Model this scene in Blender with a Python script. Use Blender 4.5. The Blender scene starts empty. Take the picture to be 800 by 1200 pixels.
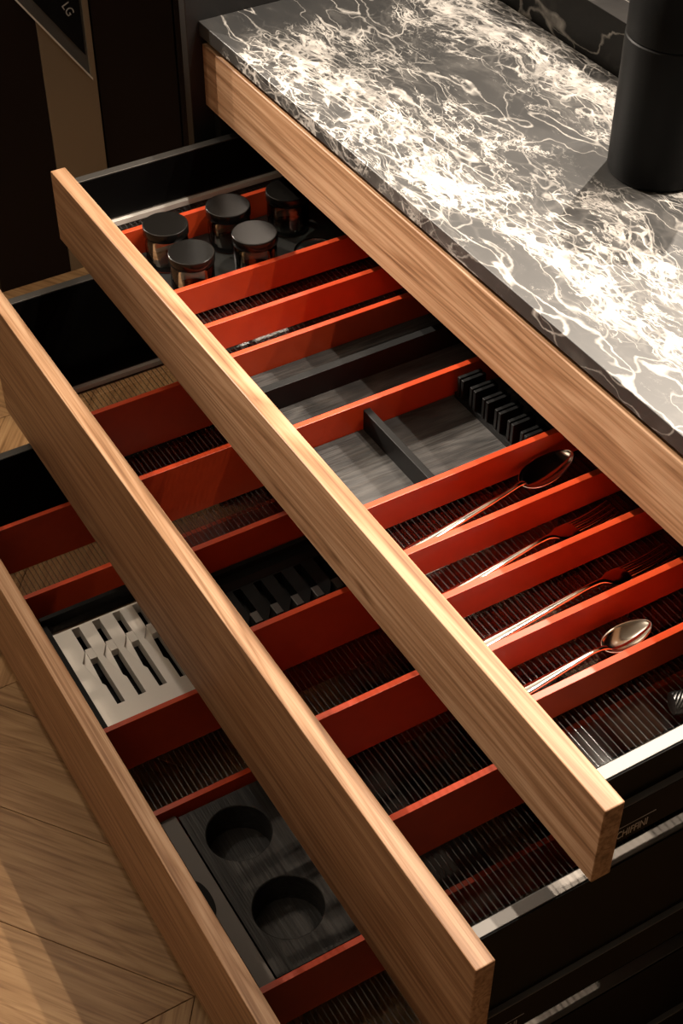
import bpy, bmesh, math, random
from mathutils import Vector, Matrix

S = bpy.context.scene
COL = S.collection

# ------------------------------------------------------------------ camera
cd = bpy.data.cameras.new('camera')
cd.sensor_fit = 'HORIZONTAL'
cd.sensor_width = 36.0
cd.lens = 1764.18 * 36.0 / 800.0
cd.clip_start = 0.05
cd.clip_end = 60
cam = bpy.data.objects.new('camera', cd)
cam.location = (1.7301, -0.8083, 1.7618)
cam.rotation_euler = (0.8172, -0.0022, 1.0367)
COL.objects.link(cam)
S.camera = cam

# ------------------------------------------------------------------ world and lamps
W = bpy.data.worlds.new('room_glow')
S.world = W
W.use_nodes = True
bg = W.node_tree.nodes['Background']
bg.inputs[0].default_value = (1.0, 0.74, 0.50, 1)
bg.inputs[1].default_value = 0.04


def spot(name, loc, target, watts, color=(1.0, 0.87, 0.73), angle=70, blend=0.6, radius=0.013):
    ld = bpy.data.lights.new(name, 'SPOT')
    ld.energy = watts
    ld.color = color
    ld.spot_size = math.radians(angle)
    ld.spot_blend = blend
    ld.shadow_soft_size = radius
    o = bpy.data.objects.new(name, ld)
    o.location = loc
    o.rotation_euler = (Vector(target) - Vector(loc)).to_track_quat('-Z', 'Y').to_euler()
    COL.objects.link(o)
    return o


# ceiling spots behind the worktop, and two in the room in front of the drawers
spot('ceiling_or_fill_spot', (0.10, 1.05, 2.60), (0.85, -0.20, 0.7), 215, angle=84, blend=1.0)
spot('ceiling_or_fill_spot', (0.80, 1.10, 2.60), (0.85, -0.20, 0.7), 120, angle=84, blend=1.0)
spot('ceiling_or_fill_spot', (0.76, 0.69, 2.60), (0.80, -0.20, 0.7), 150, angle=84, blend=1.0)
spot('ceiling_or_fill_spot', (0.74, 0.41, 2.60), (0.70, -0.25, 0.7), 120, angle=84, blend=1.0)
spot('ceiling_or_fill_spot', (-1.90, -1.00, 2.40), (0.50, 0.05, 1.02), 1100, angle=23, blend=1.0)
spot('ceiling_or_fill_spot', (-2.40, -0.60, 2.30), (0.60, 0.05, 1.02), 1200, angle=20, blend=1.0)
spot('ceiling_or_fill_spot', (-0.45, -0.85, 2.60), (-0.25, -0.42, 0.0), 52, angle=62, blend=1.0, radius=0.05)  # unseen fill added to brighten the floor and the lowest drawer


def ceiling_fill(loc, length, rot, watts):
    al = bpy.data.lights.new('added_ceiling_fill', 'AREA')
    al.shape = 'RECTANGLE'
    al.size = 0.12
    al.size_y = length
    al.energy = watts
    al.color = (1.0, 0.88, 0.74)
    ao = bpy.data.objects.new('added_ceiling_fill', al)
    ao.location = loc
    ao.rotation_euler = (math.pi, 0, rot)
    COL.objects.link(ao)


# unseen strips added so the spoons mirror a bright ceiling: above cabinets, room side
ceiling_fill((-1.10, 0.35, 2.34), 1.6, 0, 50)
ceiling_fill((1.0, -1.7, 2.25), 2.4, math.pi / 2, 36)

S.view_settings.view_transform = 'Standard'
S.view_settings.look = 'None'
S.view_settings.exposure = 0.0
S.view_settings.gamma = 1.0
S.view_settings.use_curve_mapping = False
S.cycles.transparent_max_bounces = 40
S.cycles.max_bounces = 10


# ------------------------------------------------------------------ materials
def new_mat(name):
    m = bpy.data.materials.new(name)
    m.use_nodes = True
    nt = m.node_tree
    b = nt.nodes['Principled BSDF']
    return m, nt, b


def N(nt, t, **kw):
    n = nt.nodes.new(t)
    for k, v in kw.items():
        setattr(n, k, v)
    return n


def L(nt, a, b):
    nt.links.new(a, b)


def ramp(nt, stops, interp='LINEAR'):
    r = N(nt, 'ShaderNodeValToRGB')
    r.color_ramp.interpolation = interp
    e = r.color_ramp.elements
    while len(e) < len(stops):
        e.new(0.5)
    for i, (p, c) in enumerate(stops):
        e[i].position = p
        e[i].color = (*c, 1) if len(c) == 3 else c
    return r


def mathn(nt, op, a, b=None, c=None, clamp=False):
    n = N(nt, 'ShaderNodeMath', operation=op, use_clamp=clamp)
    for i, v in enumerate((a, b, c)):
        if v is None:
            continue
        if isinstance(v, (int, float)):
            n.inputs[i].default_value = v
        else:
            L(nt, v, n.inputs[i])
    return n.outputs[0]


def mapped(nt, scale, loc=(0, 0, 0), rot=(0, 0, 0), rand=0.0):
    tc = N(nt, 'ShaderNodeTexCoord')
    mp = N(nt, 'ShaderNodeMapping')
    mp.inputs['Scale'].default_value = scale
    mp.inputs['Location'].default_value = loc
    mp.inputs['Rotation'].default_value = rot
    if rand:
        oi = N(nt, 'ShaderNodeObjectInfo')
        va = N(nt, 'ShaderNodeVectorMath', operation='SCALE')
        va.inputs[0].default_value = (rand, rand * 1.7, rand * 0.6)
        L(nt, oi.outputs['Random'], va.inputs['Scale'])
        ad = N(nt, 'ShaderNodeVectorMath', operation='ADD')
        L(nt, tc.outputs['Object'], ad.inputs[0])
        L(nt, va.outputs[0], ad.inputs[1])
        L(nt, ad.outputs[0], mp.inputs[0])
    else:
        L(nt, tc.outputs['Object'], mp.inputs[0])
    return mp.outputs[0]


def noise(nt, vec, scale, detail=4, rough=0.55, dist=0.0):
    n = N(nt, 'ShaderNodeTexNoise')
    n.inputs['Scale'].default_value = scale
    n.inputs['Detail'].default_value = detail
    n.inputs['Roughness'].default_value = rough
    n.inputs['Distortion'].default_value = dist
    L(nt, vec, n.inputs['Vector'])
    return n.outputs['Fac']


def mixc(nt, fac, a, b, mode='MIX'):
    n = N(nt, 'ShaderNodeMix', data_type='RGBA', blend_type=mode)
    if isinstance(fac, (int, float)):
        n.inputs[0].default_value = fac
    else:
        L(nt, fac, n.inputs[0])
    for i, v in ((6, a), (7, b)):
        if isinstance(v, tuple):
            n.inputs[i].default_value = (*v, 1)
        else:
            L(nt, v, n.inputs[i])
    return n.outputs[2]


def plain(name, col, rough=0.5, metal=0.0, spec=0.5, coat=0.0):
    m, nt, b = new_mat(name)
    b.inputs['Base Color'].default_value = (*col, 1)
    b.inputs['Roughness'].default_value = rough
    b.inputs['Metallic'].default_value = metal
    b.inputs['Specular IOR Level'].default_value = spec
    b.inputs['Coat Weight'].default_value = coat
    return m


def wood(name, dark, mid, light, ax=(1.2, 22, 22), pore=(6, 320, 320), rough=0.5, rand=3.0, contrast=1.0, bump=0.08):
    m, nt, b = new_mat(name)
    v = mapped(nt, ax, rand=rand)
    # growth rings: a warped noise turned into repeated bands
    n1 = noise(nt, v, 1.0, 3, 0.5, 0.6)
    band = mathn(nt, 'FRACT', mathn(nt, 'MULTIPLY', n1, 9.0))
    tri = mathn(nt, 'ABSOLUTE', mathn(nt, 'SUBTRACT', band, 0.5))
    vs = mapped(nt, (ax[0] * 1.6, ax[1] * 5, ax[2] * 5), rand=rand)
    n2 = noise(nt, vs, 1.0, 4, 0.6)
    vp = mapped(nt, pore, rand=rand)
    n3 = noise(nt, vp, 1.0, 2, 0.5)
    mixv = mathn(nt, 'ADD', mathn(nt, 'MULTIPLY', tri, 0.55 * contrast), mathn(nt, 'MULTIPLY', n2, 0.95))
    r = ramp(nt, [(0.25, dark), (0.55, mid), (0.9, light)])
    L(nt, mixv, r.inputs[0])
    rp = ramp(nt, [(0.36, (0.72, 0.66, 0.6)), (0.5, (1, 1, 1))])
    L(nt, n3, rp.inputs[0])
    c = mixc(nt, 0.8, r.outputs[0], rp.outputs[0], 'MULTIPLY')
    L(nt, c, b.inputs['Base Color'])
    b.inputs['Roughness'].default_value = rough
    b.inputs['Specular IOR Level'].default_value = 0.32
    bp = N(nt, 'ShaderNodeBump')
    bp.inputs['Strength'].default_value = bump
    bp.inputs['Distance'].default_value = 0.002
    L(nt, n3, bp.inputs['Height'])
    L(nt, bp.outputs[0], b.inputs['Normal'])
    return m


M = {}
M['wood'] = wood('walnut_veneer', (0.13, 0.060, 0.026), (0.28, 0.150, 0.075), (0.41, 0.252, 0.148), contrast=1.25)
M['floor_wood'] = wood('oak_floor', (0.17, 0.088, 0.034), (0.29, 0.160, 0.068), (0.39, 0.235, 0.108),
                       ax=(2.0, 16, 16), pore=(9, 240, 240), rough=0.45, rand=7.0)
M['black_wood'] = wood('black_stained_ash', (0.012, 0.012, 0.012), (0.026, 0.025, 0.024), (0.058, 0.055, 0.052),
                       ax=(30, 3.0, 30), pore=(420, 14, 420), rough=0.5, rand=2.0, bump=0.25)
M['black_wood_x'] = wood('black_stained_ash_cross', (0.010, 0.010, 0.010), (0.016, 0.016, 0.016), (0.034, 0.034, 0.033),
                         ax=(3.0, 34, 34), pore=(12, 420, 420), rough=0.5, rand=2.0, bump=0.25)
M['black'] = plain('matt_black', (0.004, 0.004, 0.004), 0.5, spec=0.18)
M['deep_black'] = plain('dull_black_lining', (0.006, 0.006, 0.006), 0.7, spec=0.2)
M['metal'] = plain('anodised_dark_metal', (0.125, 0.118, 0.11), 0.5, 1.0)
M['side_black'] = plain('black_satin_metal', (0.002, 0.002, 0.002), 0.55, 0.0, 0.06)
M['steel'] = plain('polished_steel', (0.78, 0.74, 0.68), 0.12, 1.0)
M['steel_soft'] = plain('soft_polished_steel', (0.36, 0.34, 0.32), 0.12, 1.0)
M['satin_steel'] = plain('brushed_steel', (0.70, 0.67, 0.62), 0.45, 0.4)
M['logo'] = plain('grey_print', (0.42, 0.41, 0.40), 0.5)
M['lid'] = plain('black_lid_plastic', (0.005, 0.0045, 0.004), 0.22, 0.0, 0.25)
M['bottle'] = plain('black_powder_coat', (0.004, 0.004, 0.004), 0.5, spec=0.09)
M['channel'] = plain('grey_brown_lacquer', (0.10, 0.088, 0.08), 0.5)
M['orange'] = plain('orange_glaze', (0.55, 0.10, 0.02), 0.3)


def red_mat():
    m, nt, b = new_mat('red_lacquer')
    v = mapped(nt, (60, 60, 60))
    n = noise(nt, v, 1.0, 3)
    r = ramp(nt, [(0.3, (0.41, 0.041, 0.009)), (0.7, (0.45, 0.047, 0.010))])
    L(nt, n, r.inputs[0])
    L(nt, r.outputs[0], b.inputs['Base Color'])
    b.inputs['Roughness'].default_value = 0.38
    b.inputs['Specular IOR Level'].default_value = 0.5
    return m


M['red'] = red_mat()


def glass(name, tint, spec_mul=1.0, rough=0.03):
    m = bpy.data.materials.new(name)
    m.use_nodes = True
    nt = m.node_tree
    nt.nodes.clear()
    out = N(nt, 'ShaderNodeOutputMaterial')
    tr = N(nt, 'ShaderNodeBsdfTransparent')
    tr.inputs[0].default_value = (*tint, 1)
    gl = N(nt, 'ShaderNodeBsdfGlossy')
    gl.inputs['Color'].default_value = (1, 1, 1, 1)
    gl.inputs['Roughness'].default_value = rough
    fr = N(nt, 'ShaderNodeFresnel')
    fr.inputs['IOR'].default_value = 1.5
    f = mathn(nt, 'MULTIPLY', fr.outputs[0], spec_mul, clamp=True)
    mx = N(nt, 'ShaderNodeMixShader')
    L(nt, f, mx.inputs[0])
    L(nt, tr.outputs[0], mx.inputs[1])
    L(nt, gl.outputs[0], mx.inputs[2])
    L(nt, mx.outputs[0], out.inputs[0])
    return m


M['pane'] = glass('smoked_glass', (0.84, 0.82, 0.80), 0.3, 0.05)


def frosted(name, col, alpha):
    m, nt, b = new_mat(name)
    b.inputs['Base Color'].default_value = (*col, 1)
    b.inputs['Roughness'].default_value = 0.25
    b.inputs['Specular IOR Level'].default_value = 1.0
    b.inputs['Alpha'].default_value = alpha
    return m


M['rib'] = frosted('frosted_glass_rib', (0.035, 0.034, 0.032), 0.62)
M['jar_glass'] = glass('clear_glass', (0.90, 0.92, 0.90), 1.0, 0.02)
M['dark_glass'] = plain('black_appliance_glass', (0.01, 0.01, 0.011), 0.12)
M['bronze'] = plain('bronze_satin_metal', (0.31, 0.25, 0.18), 0.38, 0.35)
M['brown'] = plain('dark_brown_lacquer', (0.012, 0.007, 0.0055), 0.6, spec=0.2)
M['panel_grey'] = plain('charcoal_lacquer', (0.012, 0.011, 0.0105), 0.45, spec=0.3)
M['sill'] = plain('grey_metal_sill', (0.10, 0.095, 0.09), 0.5)
M['stand'] = plain('smoky_grey_acrylic', (0.022, 0.023, 0.022), 0.3)
M['gunmetal'] = plain('gunmetal', (0.07, 0.068, 0.066), 0.4, 1.0)
M['rail'] = plain('grey_runner_metal', (0.16, 0.155, 0.15), 0.45, 0.8)


def marble(name, quiet=0.0):
    m, nt, b = new_mat(name)
    tc = N(nt, 'ShaderNodeTexCoord')
    base = tc.outputs['Object']

    def warp(vec, scale, amp, detail=3):
        wn = N(nt, 'ShaderNodeTexNoise')
        wn.inputs['Scale'].default_value = scale
        wn.inputs['Detail'].default_value = detail
        L(nt, base, wn.inputs['Vector'])
        w1 = N(nt, 'ShaderNodeVectorMath', operation='SUBTRACT')
        L(nt, wn.outputs['Color'], w1.inputs[0])
        w1.inputs[1].default_value = (0.5, 0.5, 0.5)
        w2 = N(nt, 'ShaderNodeVectorMath', operation='SCALE')
        w2.inputs['Scale'].default_value = amp
        L(nt, w1.outputs[0], w2.inputs[0])
        ad = N(nt, 'ShaderNodeVectorMath', operation='ADD')
        L(nt, vec, ad.inputs[0])
        L(nt, w2.outputs[0], ad.inputs[1])
        return ad.outputs[0], wn.outputs['Fac']

    v1, _ = warp(base, 6, 0.075, 3)
    warped, wfac = warp(v1, 75, 0.006, 4)

    def st(vec, rz, sc, loc=(0, 0, 0)):
        mp = N(nt, 'ShaderNodeMapping')
        mp.inputs['Rotation'].default_value = (0, 0, rz)
        mp.inputs['Scale'].default_value = sc
        mp.inputs['Location'].default_value = loc
        L(nt, vec, mp.inputs[0])
        return mp.outputs[0]

    # bands of broken white running along the slab
    sp = N(nt, 'ShaderNodeSeparateXYZ')
    L(nt, v1, sp.inputs[0])
    yb = N(nt, 'ShaderNodeMapRange')
    yb.inputs['From Min'].default_value = -0.30
    yb.inputs['From Max'].default_value = 0.09
    L(nt, sp.outputs['Y'], yb.inputs['Value'])
    rb_ = ramp(nt, [(0.0, (0.52,) * 3), (0.10, (0.60,) * 3), (0.17, (0.66,) * 3), (0.27, (0.52,) * 3), (0.44, (0.52,) * 3), (0.57, (0.28,) * 3),
                    (0.66, (0.48,) * 3), (0.80, (0.66,) * 3), (0.95, (0.55,) * 3)])
    L(nt, yb.outputs[0], rb_.inputs[0])
    fx = N(nt, 'ShaderNodeMapRange')
    fx.inputs['From Min'].default_value = -0.05
    fx.inputs['From Max'].default_value = 0.06
    L(nt, sp.outputs['X'], fx.inputs['Value'])
    fy = N(nt, 'ShaderNodeMapRange')
    fy.inputs['From Min'].default_value = -0.235
    fy.inputs['From Max'].default_value = -0.265
    L(nt, sp.outputs['Y'], fy.inputs['Value'])
    cut = mathn(nt, 'MULTIPLY', mathn(nt, 'MULTIPLY', fx.outputs[0], fy.outputs[0]), 0.16)
    cx = N(nt, 'ShaderNodeMapRange')
    cx.inputs['From Min'].default_value = -0.49
    cx.inputs['From Max'].default_value = -0.56
    L(nt, sp.outputs['X'], cx.inputs['Value'])
    cut = mathn(nt, 'ADD', cut, mathn(nt, 'MULTIPLY', cx.outputs[0], 0.18))
    band = noise(nt, st(warped, -0.15, (3.0, 9, 5)), 1.6, 3, 0.55)
    patch = noise(nt, st(warped, -0.2, (13, 24, 16)), 1.5, 4, 0.6)
    dens = mathn(nt, 'ADD', mathn(nt, 'MULTIPLY', rb_.outputs[0], 0.50), mathn(nt, 'MULTIPLY', band, 0.26))
    dens = mathn(nt, 'ADD', dens, mathn(nt, 'MULTIPLY', patch, 0.40))
    dens = mathn(nt, 'SUBTRACT', dens, cut)
    dens = mathn(nt, 'SUBTRACT', dens, quiet)

    def cells(scale, sc, rz, lo, hi, f0=0.40, f1=0.78, sharp=30.0):
        vo = N(nt, 'ShaderNodeTexVoronoi', feature='DISTANCE_TO_EDGE')
        vo.inputs['Scale'].default_value = scale
        L(nt, st(warped, rz, sc), vo.inputs['Vector'])
        wdt = N(nt, 'ShaderNodeMapRange')
        wdt.inputs['From Min'].default_value = f0
        wdt.inputs['From Max'].default_value = f1
        wdt.inputs['To Min'].default_value = lo
        wdt.inputs['To Max'].default_value = hi
        L(nt, dens, wdt.inputs['Value'])
        d = mathn(nt, 'SUBTRACT', wdt.outputs[0], vo.outputs['Distance'])
        return mathn(nt, 'MULTIPLY', d, sharp, clamp=True)

    big = cells(10, (1, 2.6, 1.7), -0.2, -0.010, 0.05)
    mid = cells(24, (1, 2.7, 1.8), -0.18, -0.10, 0.19)
    fine = cells(62, (1, 1.5, 1.2), -0.2, -0.22, 0.30, sharp=8)
    halo = cells(24, (1, 1.7, 1.4), -0.1, -0.01, 0.28, sharp=4)
    hl = noise(nt, st(warped, -0.25, (2.0, 10, 6)), 1.7, 2, 0.4)
    hair = mathn(nt, 'SUBTRACT', 1.0, mathn(nt, 'MULTIPLY', mathn(nt, 'ABSOLUTE', mathn(nt, 'SUBTRACT', hl, 0.5)), 120.0), clamp=True)
    hl2 = noise(nt, st(warped, 0.7, (3.0, 8, 6), (3, 1, 2)), 1.9, 2, 0.4)
    hair2 = mathn(nt, 'SUBTRACT', 1.0, mathn(nt, 'MULTIPLY', mathn(nt, 'ABSOLUTE', mathn(nt, 'SUBTRACT', hl2, 0.5)), 150.0), clamp=True)
    rg = noise(nt, st(warped, -0.2, (5, 13, 8), (1, 2, 3)), 1.7, 6, 0.66)
    rw_ = N(nt, 'ShaderNodeMapRange')
    rw_.inputs['From Min'].default_value = 0.42
    rw_.inputs['From Max'].default_value = 0.80
    rw_.inputs['To Min'].default_value = -0.004
    rw_.inputs['To Max'].default_value = 0.055
    L(nt, dens, rw_.inputs['Value'])
    ridge = mathn(nt, 'MULTIPLY', mathn(nt, 'SUBTRACT', rw_.outputs[0], mathn(nt, 'ABSOLUTE', mathn(nt, 'SUBTRACT', rg, 0.5))), 50.0, clamp=True)
    fade = noise(nt, st(base, 0.3, (30, 40, 30)), 1.0, 3, 0.6)
    fr_ = N(nt, 'ShaderNodeMapRange')
    fr_.inputs['From Min'].default_value = 0.35
    fr_.inputs['From Max'].default_value = 0.62
    fr_.inputs['To Min'].default_value = 0.25
    L(nt, fade, fr_.inputs['Value'])
    v = mathn(nt, 'MAXIMUM', big, mathn(nt, 'MULTIPLY', mid, 0.95))
    v = mathn(nt, 'MULTIPLY', v, fr_.outputs[0])
    v = mathn(nt, 'MAXIMUM', v, mathn(nt, 'MULTIPLY', ridge, 0.8))
    v = mathn(nt, 'MAXIMUM', v, mathn(nt, 'MULTIPLY', fine, 0.5))
    v = mathn(nt, 'MAXIMUM', v, mathn(nt, 'MULTIPLY', halo, 0.16))
    v = mathn(nt, 'MAXIMUM', v, mathn(nt, 'MULTIPLY', hair, 0.75))
    v = mathn(nt, 'MAXIMUM', v, mathn(nt, 'MULTIPLY', hair2, 0.5))
    cl = noise(nt, st(warped, -0.2, (10, 20, 14)), 1.4, 4, 0.6)
    rb = ramp(nt, [(0.36, (0.005, 0.0047, 0.0044)), (0.55, (0.012, 0.011, 0.010)), (0.75, (0.05, 0.047, 0.043))])
    L(nt, cl, rb.inputs[0])
    rw = ramp(nt, [(0.35, (0.25, 0.235, 0.215)), (0.62, (0.46, 0.435, 0.40))])
    L(nt, wfac, rw.inputs[0])
    c = mixc(nt, v, rb.outputs[0], rw.outputs[0])
    L(nt, c, b.inputs['Base Color'])
    b.inputs['Roughness'].default_value = 0.50
    b.inputs['Specular IOR Level'].default_value = 0.25 if quiet else 0.85
    return m


M['marble'] = marble('black_marble_white_veins')
M['marble_quiet'] = marble('black_marble_few_veins', 0.24)


# ------------------------------------------------------------------ mesh helpers
class MB:
    def __init__(self):
        self.v = []
        self.f = []
        self.smooth = []

    def box(self, x0, x1, y0, y1, z0, z1):
        n = len(self.v)
        self.v += [(x0, y0, z0), (x1, y0, z0), (x1, y1, z0), (x0, y1, z0),
                   (x0, y0, z1), (x1, y0, z1), (x1, y1, z1), (x0, y1, z1)]
        for f in ((0, 3, 2, 1), (4, 5, 6, 7), (0, 1, 5, 4), (1, 2, 6, 5), (2, 3, 7, 6), (3, 0, 4, 7)):
            self.f.append(tuple(n + i for i in f))
            self.smooth.append(False)
        return self

    def prism(self, poly, axis, a, b):
        """poly: list of 2D points; axis 0/1/2 = extrusion axis; other two axes in order."""
        n = len(self.v)
        k = len(poly)

        def mk(p, t):
            if axis == 0:
                return (t, p[0], p[1])
            if axis == 1:
                return (p[0], t, p[1])
            return (p[0], p[1], t)
        self.v += [mk(p, a) for p in poly] + [mk(p, b) for p in poly]
        for i in range(k):
            j = (i + 1) % k
            self.f.append((n + i, n + j, n + k + j, n + k + i))
            self.smooth.append(False)
        self.f.append(tuple(n + i for i in reversed(range(k))))
        self.f.append(tuple(n + k + i for i in range(k)))
        self.smooth += [False, False]
        return self

    def lathe(self, prof, c=(0, 0), seg=40, close=False, smooth=True):
        """prof: list of (r, z). r=0 ends are collapsed."""
        rings = []
        for r, z in prof:
            if r < 1e-6:
                self.v.append((c[0], c[1], z))
                rings.append([len(self.v) - 1])
            else:
                n = len(self.v)
                for i in range(seg):
                    a = 2 * math.pi * i / seg
                    self.v.append((c[0] + r * math.cos(a), c[1] + r * math.sin(a), z))
                rings.append(list(range(n, n + seg)))
        prs = list(zip(rings, rings[1:]))
        if close:
            prs.append((rings[-1], rings[0]))
        for A, B in prs:
            for i in range(seg):
                j = (i + 1) % seg
                if len(A) == 1 and len(B) == 1:
                    continue
                if len(A) == 1:
                    self.f.append((A[0], B[j], B[i]))
                elif len(B) == 1:
                    self.f.append((A[i], A[j], B[0]))
                else:
                    self.f.append((A[i], A[j], B[j], B[i]))
                self.smooth.append(smooth)
        return self

    def loft(self, sections, seg=12):
        """sections: list of (centre, side vector, up vector) ; elliptical loft with capped ends."""
        rings = []
        for c, s, u in sections:
            n = len(self.v)
            c, s, u = Vector(c), Vector(s), Vector(u)
            for i in range(seg):
                a = 2 * math.pi * i / seg
                self.v.append(tuple(c + s * math.cos(a) + u * math.sin(a)))
            rings.append(list(range(n, n + seg)))
        for A, B in zip(rings, rings[1:]):
            for i in range(seg):
                j = (i + 1) % seg
                self.f.append((A[i], A[j], B[j], B[i]))
                self.smooth.append(True)
        self.f.append(tuple(reversed(rings[0])))
        self.f.append(tuple(rings[-1]))
        self.smooth += [False, False]
        return self

    def build(self, name, mat, parent=None, bevel=0.0, origin=None, segs=2):
        me = bpy.data.meshes.new(name)
        off = Vector((0, 0, 0))
        if parent is not None:
            off = WORLD[parent.name]
        loc = Vector(origin) if origin is not None else off
        me.from_pydata([tuple(Vector(p) - loc) for p in self.v], [], self.f)
        me.polygons.foreach_set('use_smooth', self.smooth)
        me.materials.append(mat)
        bm = bmesh.new()
        bm.from_mesh(me)
        bmesh.ops.recalc_face_normals(bm, faces=bm.faces)
        bm.to_mesh(me)
        bm.free()
        me.update()
        if any(self.smooth):
            me.set_sharp_from_angle(angle=math.radians(38))
        o = bpy.data.objects.new(name, me)
        COL.objects.link(o)
        o.location = loc - off
        if parent is not None:
            o.parent = parent
        WORLD[o.name] = loc
        if bevel:
            md = o.modifiers.new('bevel', 'BEVEL')
            md.width = bevel
            md.segments = segs
            md.limit_method = 'ANGLE'
            md.angle_limit = math.radians(40)
        return o


WORLD = {}


def empty(name, loc):
    o = bpy.data.objects.new(name, None)
    o.empty_display_size = 0.05
    COL.objects.link(o)
    o.location = loc
    WORLD[o.name] = Vector(loc)
    return o


def tag(o, label=None, cat=None, group=None, kind=None):
    if label:
        o['label'] = label
    if cat:
        o['category'] = cat
    if group:
        o['group'] = group
    if kind:
        o['kind'] = kind
    return o


def text_mesh(body, size, mat, name, parent, mtx, extrude=0.0003):
    """Flat lettering turned into a mesh; mtx places it in the world."""
    cu = bpy.data.curves.new(name, 'FONT')
    cu.body = body
    cu.size = size
    cu.extrude = extrude
    cu.align_x = 'CENTER'
    cu.align_y = 'CENTER'
    tmp = bpy.data.objects.new(name + '_src', cu)
    COL.objects.link(tmp)
    dg = bpy.context.evaluated_depsgraph_get()
    dg.update()
    me = bpy.data.meshes.new_from_object(tmp.evaluated_get(dg))
    bpy.data.objects.remove(tmp)
    off = WORLD[parent.name]
    me.transform(Matrix.Translation(-off) @ mtx)
    me.materials.clear()
    me.materials.append(mat)
    o = bpy.data.objects.new(name, me)
    COL.objects.link(o)
    o.parent = parent
    WORLD[o.name] = off
    return o


# ------------------------------------------------------------------ floor
fl = MB().box(-3.0, 4.0, -3.0, 4.0, -0.06, -0.0125).build('floor', M['floor_wood'])
tag(fl, 'brown oak floor laid in a wide chevron pattern', kind='structure')
PW, THK = 0.607, 0.0125
CA, SA = 0.796, 0.605
YS = 0.20                      # step of the planks along the seam
random.seed(4)
slope = SA / CA


def plank_mesh(sign):
    """one chevron plank in its own frame: local x runs along the grain."""
    g = 0.0006
    pts = [(g, g), (PW - g, PW * slope * sign + g), (PW - g, PW * slope * sign + YS - g), (g, YS - g)]
    a = math.atan2(SA * sign, CA)
    ca, sa = math.cos(-a), math.sin(-a)
    loc = [(x * ca - y * sa, x * sa + y * ca) for x, y in pts]
    mb = MB().prism(loc, 2, -THK, 0.0)
    me = bpy.data.meshes.new('plank')
    me.from_pydata(mb.v, [], mb.f)
    me.materials.append(M['floor_wood'])
    bm = bmesh.new()
    bm.from_mesh(me)
    bmesh.ops.recalc_face_normals(bm, faces=bm.faces)
    bmesh.ops.bevel(bm, geom=[e for e in bm.edges if all(abs(v.co.z) < 1e-6 for v in e.verts)],
                    offset=0.0004, segments=1, affect='EDGES')
    bm.to_mesh(me)
    bm.free()
    return me, a


pm = {1: plank_mesh(1), -1: plank_mesh(-1)}
for ci in range(-3, 3):
    x0 = 0.19 + ci * PW
    sign = 1 if ci % 2 == 0 else -1
    me, a = pm[sign]
    # a seam passes through (0.795, -0.469) in column 0
    y_ref = -0.469 - PW * slope if sign == 1 else -0.469 - YS * 0.0 
    for k in range(-12, 9):
        yy = y_ref + k * YS
        lo = min(yy, yy + PW * slope * sign)
        if lo < -2.2 or lo > 0.3:
            continue
        o = bpy.data.objects.new('plank', me)
        COL.objects.link(o)
        o.parent = fl
        o.location = (x0, yy, 0)
        o.rotation_euler = (0, 0, a)

ce = MB().box(-3.0, 4.0, -3.0, 4.0, 2.9, 3.0).build('ceiling', plain('warm_white_ceiling', (0.62, 0.57, 0.50), 0.85), None, origin=(0.5, 0.5, 2.9))
tag(ce, 'plain warm white ceiling', kind='structure')
wb = MB().box(-3.0, 4.0, 3.9, 4.0, -0.0125, 2.75).build('wall_back', plain('warm_grey_plaster', (0.30, 0.27, 0.24), 0.8), None, origin=(0.5, 3.95, 0))
tag(wb, 'warm grey plaster wall far behind the kitchen', kind='structure')

# ------------------------------------------------------------------ tall cabinets on the left
XT = -0.79
tc = empty('appliance_cabinet', (XT - 0.3, 0.02, 0))
MB().box(XT - 0.60, XT - 0.02, -0.108, 0.143, 0, 2.3).build('carcass', M['brown'], tc)
# bronze end panel, cut around the black glass appliance
zl = lambda y: 0.4045 + (0.5885 - 0.4045) * (0.134 - y) / (0.134 - 0.0076)   # slanting lower edge
YD = 0.040
MB().prism([(YD + 0.0008, 0.0), (0.145, 0.0), (0.145, 1.1), (0.134, 1.1), (0.134, zl(0.134)), (YD + 0.0008, zl(YD + 0.0008))], 0, XT - 0.02, XT).build('end_panel', M['bronze'], tc, 0.0008)
MB().prism([(-0.11, 0.0), (YD, 0.0), (YD, zl(YD)), (-0.11, zl(-0.11))], 0, XT - 0.02, XT).build('bronze_shade_panel', M['brown'], tc, 0.0008)  # bronze's fade into shade, put in as a separate dark piece
MB().prism([(0.134, zl(0.134)), (0.134, 1.1), (-0.11, 1.1), (-0.11, zl(-0.11))], 0, XT - 0.02, XT - 0.006).build('recess_sill', M['sill'], tc)
MB().prism([(0.129, zl(0.129) + 0.04), (0.129, 1.1), (-0.08, 1.1), (-0.08, zl(-0.08) + 0.04)], 0, XT - 0.006, XT - 0.003).build('glass_front', M['dark_glass'], tc)
MB().prism([(0.136, zl(0.136)), (-0.11, zl(-0.11)), (-0.11, zl(-0.11) + 0.0055), (0.136, zl(0.136) + 0.0055)], 0, XT, XT + 0.004).build('trim_strip', plain('pale_trim', (0.85, 0.81, 0.75), 0.35), tc)
d = Vector((0, 0.0129, -0.0291)).normalized()
up = Vector((0, d.z, -d.y)) * -1
nx = d.cross(up)
mt = Matrix.Translation((XT - 0.0028, 0.1055, 0.547)) @ Matrix((d, up, nx)).transposed().to_4x4()
text_mesh('LG', 0.022, M['logo'], 'logo', tc, mt)
tag(tc, 'bronze tall cabinet end with black glass appliance and bright trim, at far left', 'cabinet')

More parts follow.
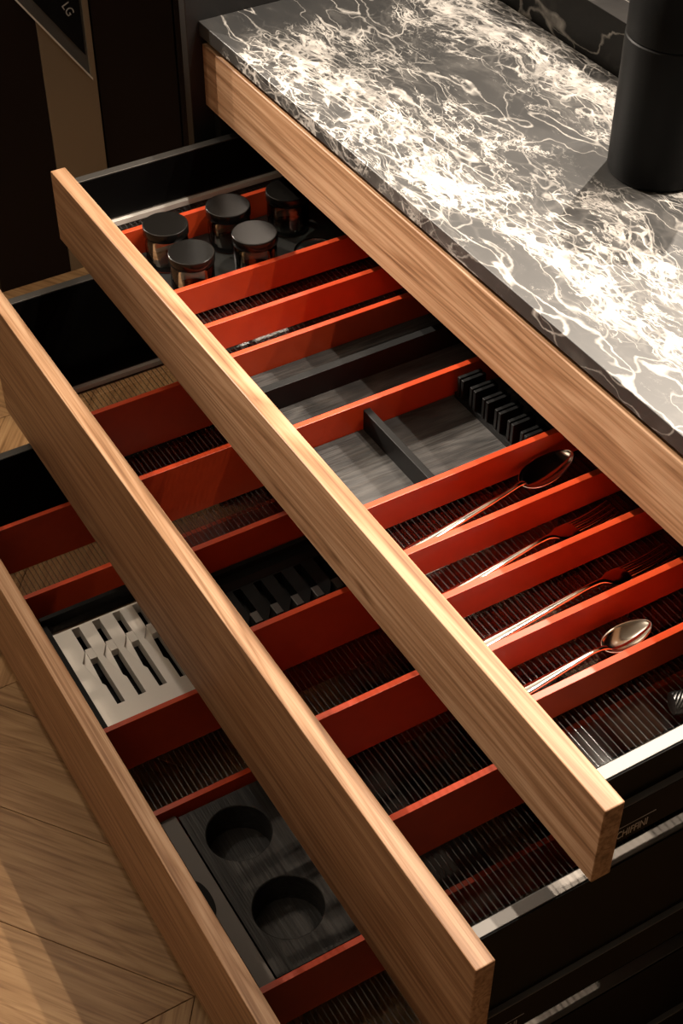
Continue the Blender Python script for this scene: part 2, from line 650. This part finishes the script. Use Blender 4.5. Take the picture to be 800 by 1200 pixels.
bc = empty('tall_cabinet', (XT - 0.3, 0.6, 0))
MB().box(XT - 0.60, XT - 0.012, 0.147, 1.1, 0, 2.3).build('carcass', M['brown'], bc)
MB().box(XT - 0.012, XT - 0.002, 0.149, 0.312, 0.0, 2.3).build('door', M['brown'], bc, 0.001)
MB().box(XT - 0.012, XT - 0.002, 0.316, 1.1, 0.0, 2.3).build('door', M['brown'], bc, 0.001)
tag(bc, 'dark brown tall cabinet between the bronze cabinet and the marble worktop', 'cabinet')

fp = MB().box(-0.02, -0.001, -0.021, 0.62, 0, 1.60).build('flank_panel', M['panel_grey'], None, 0.001, origin=(-0.01, 0.3, 0))
tag(fp, 'charcoal upright end panel at the left end of the marble worktop', 'panel')

# ------------------------------------------------------------------ base cabinet, fascia, worktop
XL = 1.2
YB = 0.56
cb = empty('base_cabinet', (0.6, 0.28, 0))
MB().box(0.0, 0.016, 0.012, YB, 0.08, 0.838).build('side_panel', M['deep_black'], cb)
MB().box(XL - 0.016, XL, 0.012, YB, 0.08, 0.838).build('side_panel', M['deep_black'], cb)
MB().box(0.016, XL - 0.016, YB - 0.012, YB, 0.08, 0.838).build('back_panel', M['deep_black'], cb)
MB().box(0.016, XL - 0.016, 0.012, YB - 0.012, 0.08, 0.096).build('bottom_panel', M['deep_black'], cb)
MB().box(0.02, XL - 0.02, 0.05, 0.07, 0.0, 0.08).build('plinth', M['black'], cb)
MB().box(0.0, XL, 0.012, YB, 0.838, 0.8515).build('top_panel', M['deep_black'], cb)
tag(cb, 'black carcass holding the three open drawers under the worktop', 'cabinet')

fa = MB().box(0.0, XL, 0.0, 0.0115, 0.7492, 0.8385).build('fascia_panel', M['wood'], None, 0.0012, origin=(0.6, 0, 0.7492))
tag(fa, 'closed walnut front panel directly under the marble worktop', 'drawer front')

wt = MB().box(0.0, XL + 0.01, -0.0035, 0.378, 0.8515, 0.8716).build('worktop', M['marble'], None, 0.0009, origin=(0.6, 0.3, 0.8515))
tag(wt, 'black marble worktop with dense white veining', 'worktop')
us = MB().box(0.0, XL + 0.01, 0.378, 0.62, 0.8515, 0.9425).build('marble_ledge', M['marble_quiet'], None, 0.0009, origin=(0.95, 0.77, 0.8515))
tag(us, 'raised black marble ledge along the back of the worktop', 'ledge')


# ------------------------------------------------------------------ drawers
T = 0.0214
WX0, WX1 = 0.028, 0.0415          # wall thickness zone, measured from each end
RIBP = 0.0075
DT = 0.008                         # divider thickness


def rib_profile(mb, y, z, x0, x1, r=0.0008):
    k = 4
    poly = [(y + r * math.cos(math.pi * i / k), z + 0.8 * r * math.sin(math.pi * i / k)) for i in range(k + 1)]
    n = len(mb.v)
    for p in poly:
        mb.v.append((x0, p[0], p[1]))
    for p in poly:
        mb.v.append((x1, p[0], p[1]))
    m = len(poly)
    for i in range(m - 1):
        mb.f.append((n + i, n + i + 1, n + m + i + 1, n + m + i))
        mb.smooth.append(True)


def drawer(D, ztop, zbot, zwall, zdiv, divs, label):
    yf = -D
    yi = yf + T
    yb = yf + 0.50
    zfl = zbot + 0.0245
    t = empty('drawer', (0.6, yf + T / 2, zbot))
    MB().box(0, XL, yf, yi, zbot, ztop).build('drawer_front', M['wood'], t, 0.0012)
    zl_ = zbot + 0.0561
    for s in (0, 1):
        fx = (lambda x: x) if s == 0 else (lambda x: XL - x)
        a, b_ = sorted((fx(WX0), fx(WX1)))
        w = MB().box(a, b_, yi, yb, zfl - 0.006, zwall).build('side_wall', M['metal'], t, 0.0006)
        # inner black lining of the wall and the slim ledge that carries the glass
        a, b_ = sorted((fx(WX1), fx(WX1 + 0.0012)))
        MB().box(a, b_, yi, yb, zfl + 0.011, zwall - 0.0015).build('wall_lining', M['side_black'], w)
        a, b_ = sorted((fx(WX1), fx(WX1 + 0.007)))
        MB().box(a, b_, yi, yb, zfl + 0.0005, zfl + 0.0085).build('glass_ledge', M['satin_steel'], w, 0.0004)
        a, b_ = sorted((fx(WX0 - 0.0015), fx(WX0)))
        MB().box(a, b_, yi, yb, zl_, zwall - 0.0015).build('outer_skin', M['side_black'], w)
        a, b_ = sorted((fx(0.0203), fx(WX0)))
        r = MB().box(a, b_, yi, yb + 0.02, zbot + 0.004, zl_).build('runner_cover', M['rail'], t, 0.0006)
        a, b_ = sorted((fx(0.0198), fx(0.0203)))
        MB().box(a, b_, yi, yb + 0.02, zbot + 0.004, zl_ - 0.001).build('runner_skin', M['side_black'], r)
        if s == 1:
            xo = fx(0.0197)
            mt = Matrix.Translation((xo, -0.1778 + (yi + 0.2138), zbot + 0.0145)) @ Matrix(((0, 0, 1), (1, 0, 0), (0, 1, 0))).to_4x4() @ Matrix.Diagonal((0.60, 1.0, 1.0, 1.0))
            text_mesh('SCHIFFINI', 0.0155, M['logo'], 'logo', r, mt, 0.0002)
            MB().box(xo - 0.0002, xo + 0.0002, -0.206 + (yi + 0.2138), -0.150 + (yi + 0.2138), zbot + 0.0257, zbot + 0.0262).build('logo_line', M['logo'], r)
    MB().box(WX0, XL - WX0, yb, yb + 0.012, zfl - 0.006, zwall - 0.004).build('back_panel', M['side_black'], t)
    x0, x1 = WX1 + 0.0002, XL - WX1 - 0.0002
    g = MB().box(x0, x1, yi, yb, zfl - 0.004, zfl).build('glass_bottom', M['pane'], t)
    rb = MB()
    k = 0
    y = yi + 0.004
    while y < yb - 0.002:
        rib_profile(rb, y, zfl, x0 + 0.007, x1 - 0.007)
        y += RIBP
    tag(rb.build('glass_ribs', M['rib'], g), kind='stuff')
    for x in divs:
        MB().box(x - DT, x, yi + 0.001, yb - 0.001, zfl + 0.0012, zdiv).build('divider', M['red'], t, 0.0005)
    tag(t, label, 'drawer')
    return t, zfl


DR1 = [0.1315, 0.288, 0.372, 0.440, 0.5925, 0.7455, 0.825, 0.8967, 0.9765, 1.048]
DR2 = [0.214, 0.366, 0.517, 0.6696, 0.8215, 0.974]
DR3 = [0.098, 0.2475, 0.523, 0.673, 0.9495]
d1, zf1 = drawer(0.2352, 0.7153, 0.6094, 0.7125, 0.676, DR1, 'top open walnut drawer with red dividers holding cutlery and jars')
d2, zf2 = drawer(0.3549, 0.5650, 0.3544, 0.5590, 0.471, DR2, 'middle open walnut drawer with red dividers, mostly empty')
d3, zf3 = drawer(0.4868, 0.3086, 0.1022, 0.3020, 0.2205, DR3, 'lowest open walnut drawer with red dividers and steel knife insert')

# ------------------------------------------------------------------ drawer 1: jars and their stand
RT = 0.0014                                 # things rest on the ribs
jr = empty('jar_stand', (0.206, -0.05, zf1 + RT))
MB().box(0.1325, 0.279, -0.205, 0.255, zf1 + RT, zf1 + 0.005).build('base_plate', M['stand'], jr)
rg = MB()
jl = [(0.169, -0.148), (0.2445, -0.148), (0.170, -0.057), (0.2455, -0.0575), (0.1755, 0.030)]
MB().lathe([(0.029, zf1 + 0.005), (0.031, zf1 + 0.005), (0.031, zf1 + 0.0065), (0.029, zf1 + 0.0065)], (0.2465, 0.034), 40, close=True).build('locating_ring', M['steel'], jr)
tag(jr, 'grey base plate under the glass jars in the top drawer', 'jar stand')
jlabels = ['black-lidded glass jar nearest the drawer front, in the far row',
           'black-lidded glass jar nearest the drawer front, in the near row beside the red divider',
           'black-lidded glass jar in the middle of the far row',
           'black-lidded glass jar second from the drawer front in the near row',
           'black-lidded glass jar deepest in the drawer, in shadow under the worktop']
z0 = zf1 + 0.005


def jar(c):
    t = empty('spice_jar', (c[0], c[1], z0))
    r = 0.0285
    h = 0.050
    outer = [(0, z0), (r - 0.004, z0), (r - 0.001, z0 + 0.001), (r, z0 + 0.004), (r, z0 + h - 0.010), (r - 0.002, z0 + h - 0.005),
             (r - 0.004, z0 + h - 0.003), (r - 0.004, z0 + h + 0.003)]
    inner = [(r - 0.0055, z0 + h + 0.003), (r - 0.0055, z0 + h - 0.004), (r - 0.0025, z0 + h - 0.011), (r - 0.0025, z0 + 0.008),
             (r - 0.006, z0 + 0.005), (0, z0 + 0.0045)]
    MB().lathe(outer + inner, c, 44).build('glass_body', M['jar_glass'], t)
    zl0 = z0 + h - 0.0035
    zt = 0.698
    R = 0.0300
    MB().lathe([(0, zt - 0.002), (R - 0.003, zt - 0.002), (R - 0.003, zl0), (R - 0.0006, zl0), (R, zl0 + 0.0008), (R, zt - 0.0018),
                (R - 0.0006, zt - 0.0004), (R - 0.0014, zt), (R - 0.0020, zt), (R - 0.006, zt), (0, zt)], c, 56).build('lid', M['lid'], t)
    return t


for c, lb in zip(jl, jlabels):
    tag(jar(c), lb, 'jar', 'glass jars in the top drawer')

# ------------------------------------------------------------------ drawer 1: black wood trays
zt1 = zf1 + RT
ta = empty('organiser_tray', (0.512, 0.02, zt1))
XA0, XA1 = 0.4412, 0.5833
MB().box(XA0, XA1, -0.212, 0.262, zt1, zt1 + 0.004).build('tray_floor', M['black_wood'], ta)
MB().box(0.5020, 0.5130, -0.212, 0.262, zt1 + 0.004, 0.672).build('partition', M['black'], ta, 0.0005)
tag(ta, 'black ash tray split lengthwise by one long partition in top drawer', 'tray')

tb = empty('knife_tray', (0.665, 0.02, zt1))
XB0, XB1 = 0.5938, 0.7362
MB().box(XB0, XB1, -0.212, -0.1045, zt1, zt1 + 0.004).build('tray_floor', M['black_wood'], tb)
MB().box(XB0, XB1, -0.1045, -0.0955, zt1, 0.668).build('partition', M['black'], tb, 0.0005)
MB().box(XB0, XB1, -0.0955, 0.262, zt1, zt1 + 0.004).build('tray_floor', M['black_wood'], tb)
# slotted block: pairs of thin fins standing side by side
fb = MB().box(XB0 + 0.004, XB1 - 0.002, 0.020, 0.056, zt1 + 0.004, zt1 + 0.012).build('slotted_block', M['black'], tb)
for i in range(6):
    xc = 0.6105 + i * 0.0236
    for q in (-0.0036, 0.0036):
        MB().box(xc + q - 0.0024, xc + q + 0.0024, 0.018 + 0.001 * i, 0.050 + 0.001 * i, zt1 + 0.012, 0.675).build('fin', M['black'], fb, 0.0005)
tag(tb, 'black ash tray with cross partition and slotted knife block in top drawer', 'tray')


# ------------------------------------------------------------------ drawer 1: cutlery
def lerp(a, b, t):
    return a + (b - a) * t


def handle(P, mb):
    """P: list of (x, y, z, half width, half thickness)"""
    pts = []
    # resample with Catmull-Rom so the handle curves smoothly
    n = len(P)
    for i in range(n - 1):
        p0, p1, p2, p3 = P[max(i - 1, 0)], P[i], P[i + 1], P[min(i + 2, n - 1)]
        for k in range(6):
            t = k / 6
            pts.append([0.5 * ((2 * b) + (-a + c) * t + (2 * a - 5 * b + 4 * c - d) * t * t + (-a + 3 * b - 3 * c + d) * t ** 3)
                        for a, b, c, d in zip(p0, p1, p2, p3)])
    pts.append(list(P[-1]))
    sec = []
    for i, p in enumerate(pts):
        q0 = Vector(pts[max(i - 1, 0)][:3])
        q1 = Vector(pts[min(i + 1, len(pts) - 1)][:3])
        tg = (q1 - q0).normalized()
        side = tg.cross(Vector((0, 0, 1))).normalized()
        upv = side.cross(tg).normalized()
        sec.append((p[:3], side * max(p[3], 0.0002), upv * max(p[4], 0.0002)))
    mb.loft(sec, 14)
    return mb


def spoon(name, x0, x1, ye, yn, yt, wb, depth, zb, label):
    """handle end (x0, ye), neck (.., yn), bowl tip (x1, yt)"""
    t = empty(name, (x0, ye, zb))
    fx = lambda y: lerp(x0, x1, (y - ye) / (yt - ye))
    Lh = yn - ye
    zr = zb + depth + 0.0012
    mb = MB()
    handle([(fx(ye), ye, zb + 0.0016, 0.0055, 0.0014), (fx(ye + 0.01), ye + 0.01, zb + 0.0018, 0.0068, 0.0016),
            (fx(ye + Lh * .35), ye + Lh * .35, zb + 0.005, 0.0055, 0.0018), (fx(ye + Lh * .7), ye + Lh * .7, zb + 0.010, 0.0037, 0.0020),
            (fx(ye + Lh * .88), ye + Lh * .88, zb + 0.0125, 0.0028, 0.0021), (fx(yn), yn, zr + 0.0008, 0.0030, 0.0019),
            (fx(yn + 0.008), yn + 0.008, zr - 0.0022, 0.0042, 0.0012)], mb)
    mb.build('handle', M['steel'], t)
    # bowl
    nu, nv = 26, 17
    b = MB()
    Lb = yt - yn
    for i in range(nu + 1):
        u = i / nu
        th = math.pi * u
        yy = yn + Lb * (1 - math.cos(th)) / 2
        uu = (1 - math.cos(th)) / 2
        half = wb * math.sin(th) * (1.0 - 0.18 * (uu - 0.42)) * (1 - 0.12 * uu)
        for j in range(nv):
            v = -1 + 2 * j / (nv - 1)
            zz = zr - depth * (1 - v * v) * math.sin(th) ** 1.0 * (1.05 - 0.35 * uu)
            b.v.append((fx(yy) + half * v, yy, zz + (yt - yn) * 0.13 * uu))
    for i in range(nu):
        for j in range(nv - 1):
            a = i * nv + j
            b.f.append((a, a + 1, a + nv + 1, a + nv))
            b.smooth.append(True)
    o = b.build('bowl', M['steel'], t)
    bm = bmesh.new()
    bm.from_mesh(o.data)
    bmesh.ops.remove_doubles(bm, verts=bm.verts, dist=0.00002)
    bmesh.ops.recalc_face_normals(bm, faces=bm.faces)
    bm.to_mesh(o.data)
    bm.free()
    sm = o.modifiers.new('thickness', 'SOLIDIFY')
    sm.thickness = 0.0011
    sm.offset = 0
    tag(t, label, 'spoon')
    return t


def fork(name, x0, x1, ye, yn, yt, zb, label):
    t = empty(name, (x0, ye, zb))
    fx = lambda y: lerp(x0, x1, (y - ye) / (yt - ye))
    Lh = yn - ye
    mb = MB()
    handle([(fx(ye), ye, zb + 0.0016, 0.0055, 0.0014), (fx(ye + 0.01), ye + 0.01, zb + 0.0018, 0.0068, 0.0016),
            (fx(ye + Lh * .35), ye + Lh * .35, zb + 0.005, 0.0055, 0.0018), (fx(ye + Lh * .7), ye + Lh * .7, zb + 0.010, 0.0037, 0.0020),
            (fx(ye + Lh * .9), ye + Lh * .9, zb + 0.0125, 0.0030, 0.0020), (fx(yn), yn, zb + 0.0115, 0.0040, 0.0017),
            (fx(yn + 0.014), yn + 0.014, zb + 0.0070, 0.0105, 0.0012), (fx(yn + 0.026), yn + 0.026, zb + 0.0040, 0.0125, 0.0011),
            (fx(yn + 0.036), yn + 0.036, zb + 0.0030, 0.0122, 0.0010)], mb)
    mb.build('handle', M['steel'], t)
    for i in range(4):
        q = (i - 1.5) * 0.0066
        ys = yn + 0.033
        Lt = yt - ys
        m2 = MB()
        handle([(fx(ys) + q, ys, zb + 0.0031, 0.0021, 0.0010), (fx(ys + Lt * .4) + q, ys + Lt * .4, zb + 0.0026, 0.0018, 0.0010),
                (fx(ys + Lt * .75) + q * 1.02, ys + Lt * .75, zb + 0.0045, 0.0015, 0.0009), (fx(yt) + q * 1.04, yt, zb + 0.0085, 0.0006, 0.0005)], m2)
        m2.build('tine', M['steel'], t)
    tag(t, label, 'fork')
    return t


ZB = zf1 + RT
spoon('table_spoon', 0.792, 0.7665, -0.200, -0.010, 0.0640, 0.0215, 0.0140, ZB, 'large steel spoon in the first cutlery slot beside the knife tray')
fork('table_fork', 0.8665, 0.8475, -0.200, -0.028, 0.060, ZB, 'steel fork beside the large spoon, shorter of the two forks')
fork('dinner_fork', 0.9395, 0.9315, -0.200, -0.022, 0.070, ZB, 'steel fork between the other fork and the small spoon')
spoon('tea_spoon', 1.0085, 1.0085, -0.195, -0.078, -0.0200, 0.0165, 0.0090, ZB, 'small steel spoon in the last cutlery slot')

# knurled dark metal piece lying at the near end of the top drawer
kp = empty('knurled_rod', (1.125, -0.06, ZB))
kb = MB()
seg, rows, R = 26, 60, 0.0115
A, B = Vector((1.098, -0.066, ZB + R)), Vector((1.135, 0.045, ZB + R))
ax = (B - A)
sd = ax.normalized().cross(Vector((0, 0, 1)))
for i in range(rows + 1):
    c = A + ax * i / rows
    for j in range(seg):
        r = R * (1.0 if (i + j) % 2 else 0.91)
        an = 2 * math.pi * j / seg
        kb.v.append(tuple(c + sd * r * math.cos(an) + Vector((0, 0, 1)) * r * math.sin(an)))
for i in range(rows):
    for j in range(seg):
        k = (j + 1) % seg
        kb.f.append((i * seg + j, i * seg + k, (i + 1) * seg + k, (i + 1) * seg + j))
        kb.smooth.append(False)
kb.f.append(tuple(range(seg)))
kb.f.append(tuple(rows * seg + j for j in range(seg)))
kb.smooth += [False, False]
kb.build('grip', M['gunmetal'], kp)
MB().loft([(tuple(B), tuple(sd * 0.0085), (0, 0, 0.0085)), (tuple(B + ax * 0.12), tuple(sd * 0.0085), (0, 0, 0.0085)),
           (tuple(B + ax * 0.2), tuple(sd * 0.004), (0, 0, 0.004))], 20).build('tip', M['gunmetal'], kp)
tag(kp, 'dark knurled metal piece at the near end of the top drawer', 'utensil')


# ------------------------------------------------------------------ knife inserts (drawers 2 and 3)
def knife_insert(x0, x1, y0, y1, zb, zt, ys, mats, label, name, xs, lip, lipmat):
    """flat insert with long blade slots; ys are the slot centre lines"""
    t = empty(name, ((x0 + x1) / 2, (y0 + y1) / 2, zb))
    plate, black, bridge = mats
    MB().box(x0, x1, y0, y1, zb, zb + 0.010).build('base', black, t)
    xa, xb, xc, xd = xs
    kr = (xd - xc) / 0.094
    fr = MB()
    fr.box(x0, x0 + 0.007, y0, y1, zb + 0.010, zt + 0.014)
    fr.box(x0 + 0.007, x1, y0, y0 + 0.007, zb + 0.010, zt + 0.004)
    fr.build('frame', black, t)
    MB().prism([(x0 + 0.0075, zb + 0.010), (x0 + 0.0265, zb + 0.010), (x0 + 0.0265, zt), (x0 + 0.0195, zt + lip), (x0 + 0.0075, zt + lip)], 1, y0 + 0.0075, y1).build('raised_lip', lipmat, t, 0.0004)
    ya = y0 + 0.008
    pm_ = MB()
    hw = 0.0056
    edges = [ya] + [e for y in ys for e in (y - hw, y + hw)] + [y1]
    X0 = x0 + 0.0272
    for i in range(0, len(edges), 2):
        # solid strips between the slot lines; the -y side of each slot is chamfered over the blade
        a, b_ = edges[i], edges[i + 1]
        if i + 2 < len(edges):
            pm_.prism([(X0, a), (x1, a), (x1, b_), (xd, b_), (xc + 0.055 * kr, b_), (xc + 0.045 * kr, b_ - 0.005), (xc + 0.002, b_ - 0.0115), (xb + 0.004, b_ - 0.0005), (xa, b_), (X0, b_)], 2, zt - 0.020, zt)
        else:
            pm_.box(X0, x1, a, b_, zt - 0.020, zt)
    for y in ys:
        pm_.box(X0, xa, y - hw, y + hw, zt - 0.020, zt)
        pm_.box(xd, x1, y - hw, y + hw, zt - 0.020, zt)
    pm_.build('plate', plate, t)
    for y in ys:
        s = MB().prism([(xb, y - hw + 0.001), (xc, y - hw + 0.001), (xc, y + hw), (xb, y + hw)], 2, zt - 0.013, zt - 0.0005).build('bridge', bridge, t, 0.0004)
        # sloping floor beside each slot
        MB().prism([(xb + 0.003, zt - 0.002), (xc + 0.05 * kr, zt - 0.019), (xc + 0.05 * kr, zt - 0.021), (xb + 0.003, zt - 0.021)], 1, y - hw - 0.0115, y - hw + 0.0012).build('ramp', plate, t)
    tag(t, label, 'knife insert')
    return t


ys3 = [-0.398 + 0.0312 * i for i in range(6)]
knife_insert(0.276, 0.5148, -0.4385, -0.19, zf3 + RT, 0.190, ys3, (M['satin_steel'], M['black'], M['satin_steel']),
             'brushed steel knife insert with long slots in the lowest drawer', 'knife_insert', (0.306, 0.350, 0.370, 0.462), -0.0005, M['steel_soft'])
ys2 = [-0.258 + 0.0287 * i for i in range(7)]
knife_insert(0.520, 0.6612, -0.330, -0.05, zf2 + RT, 0.412, ys2, (M['black'], M['deep_black'], M['metal']),
             'black slotted knife insert in the middle drawer', 'knife_insert', (0.549, 0.592, 0.610, 0.652), 0.006, M['black'])

# ------------------------------------------------------------------ drawer 3: block with two round holes
hb = empty('container_holder', (0.81, -0.33, zf3 + RT))
zt3 = 0.2085
z3 = zf3 + RT
HX0, HX1, HY0, HY1 = 0.6805, 0.9345, -0.4185, -0.12
zh = zt3 - 0.05


def holed_plate(holes, x0, x1, y0, y1, zt, zbm, cells, seg=48):
    """solid block with round blind holes; cells: (x0,x1,y0,y1,hole or None)"""
    mb = MB()
    for (cx0, cx1, cy0, cy1, hole) in cells:
        if hole is None:
            mb.box(cx0, cx1, cy0, cy1, zbm, zt)
            continue
        hx, hy, r = hole
        n = len(mb.v)
        for i in range(seg):
            a = 2 * math.pi * i / seg
            c, s = math.cos(a), math.sin(a)
            k = 1e9
            if c > 1e-9:
                k = min(k, (cx1 - hx) / c)
            if c < -1e-9:
                k = min(k, (cx0 - hx) / c)
            if s > 1e-9:
                k = min(k, (cy1 - hy) / s)
            if s < -1e-9:
                k = min(k, (cy0 - hy) / s)
            mb.v.append((hx + k * c, hy + k * s, zt))
            mb.v.append((hx + (r + 0.0012) * c, hy + (r + 0.0012) * s, zt))
            mb.v.append((hx + r * c, hy + r * s, zt - 0.0012))
            mb.v.append((hx + r * c, hy + r * s, zbm + 0.002))
            mb.v.append((hx + k * c, hy + k * s, zbm))
        for q in ((cx0, cy0), (cx1, cy0), (cx1, cy1), (cx0, cy1)):
            # fill the corner the square loses between two rays
            a = math.atan2(q[1] - hy, q[0] - hx) % (2 * math.pi)
            i0 = int(a / (2 * math.pi) * seg) % seg
            i1 = (i0 + 1) % seg
            m_ = len(mb.v)
            mb.v.append((q[0], q[1], zt))
            mb.f.append((n + 5 * i0, m_, n + 5 * i1))
            mb.smooth.append(False)
        for i in range(seg):
            j = (i + 1) % seg
            for k in range(3):
                mb.f.append((n + 5 * i + k, n + 5 * j + k, n + 5 * j + k + 1, n + 5 * i + k + 1))
                mb.smooth.append(k > 0)
        mb.f.append(tuple(n + 5 * i + 3 for i in range(seg)))
        mb.smooth.append(False)
    return mb


xm = 0.799
r1, r2 = 0.0405, 0.0425
mb = holed_plate(None, HX0, HX1, HY0, HY1, zt3, zh, [
    (HX0, xm, HY0, -0.309, (0.7385, -0.3640, r1)), (xm, HX1, HY0, -0.309, (0.8600, -0.3625, r2)),
    (HX0, xm, -0.309, -0.20, (0.7385, -0.2545, r1)), (xm, HX1, -0.309, -0.20, (0.8600, -0.2545, r2)),
    (HX0, HX1, -0.20, HY1, None)])
mb.build('holed_block', M['black_wood_x'], hb)
MB().box(HX0, HX1, HY0, HY1, z3, zh).build('block_base', M['black'], hb)
MB().box(0.6755, HX1 + 0.003, -0.4645, -0.4415, z3, zt3 - 0.006).build('front_channel', M['channel'], hb, 0.0005)
MB().box(0.6755, HX1 + 0.003, -0.4413, -0.4205, z3, zt3 - 0.001).build('side_strip', M['channel'], hb, 0.0005)
nb = MB().lathe([(0, zt3 - 0.0058), (0.02, zt3 - 0.0058), (0.02, zt3 - 0.0045), (0, zt3 - 0.0045)], (0, 0), 36)
nb.v = [(0.800 + x * 1.35, -0.4440 + y * 0.5, z + 0.0051) for x, y, z in nb.v]
nb.build('finger_notch', M['deep_black'], hb)
tag(hb, 'black ash block with two large round holes in the lowest drawer', 'holder')

# ------------------------------------------------------------------ bottle and orange dish
zw = 0.8716
bt = empty('bottle', (0.603, 0.277, zw))
c = (0.603, 0.277)
r = 0.0555
MB().lathe([(0, zw), (r - 0.006, zw), (r - 0.002, zw + 0.0015), (r, zw + 0.006), (r, zw + 0.163), (r - 0.0012, zw + 0.1645), (0, zw + 0.1645)], c, 72).build('body', M['bottle'], bt)
MB().lathe([(0, zw + 0.1645), (r - 0.002, zw + 0.1645), (r - 0.0006, zw + 0.1662), (r - 0.0006, zw + 0.236), (r - 0.004, zw + 0.242), (0, zw + 0.242)], c, 72).build('cap', M['bottle'], bt)
tag(bt, 'matt black cylindrical canister standing on the marble worktop', 'canister')

od = empty('orange_bowl', (0.30, 0.52, 0.9425))
zo = 0.9425
MB().lathe([(0, zo), (0.03, zo), (0.034, zo + 0.004), (0.055, zo + 0.03), (0.062, zo + 0.06), (0.059, zo + 0.06), (0.052, zo + 0.03), (0.03, zo + 0.008), (0, zo + 0.007)], (0.30, 0.52), 48).build('bowl', M['orange'], od)
tag(od, 'orange bowl just visible behind the black canister', 'bowl')
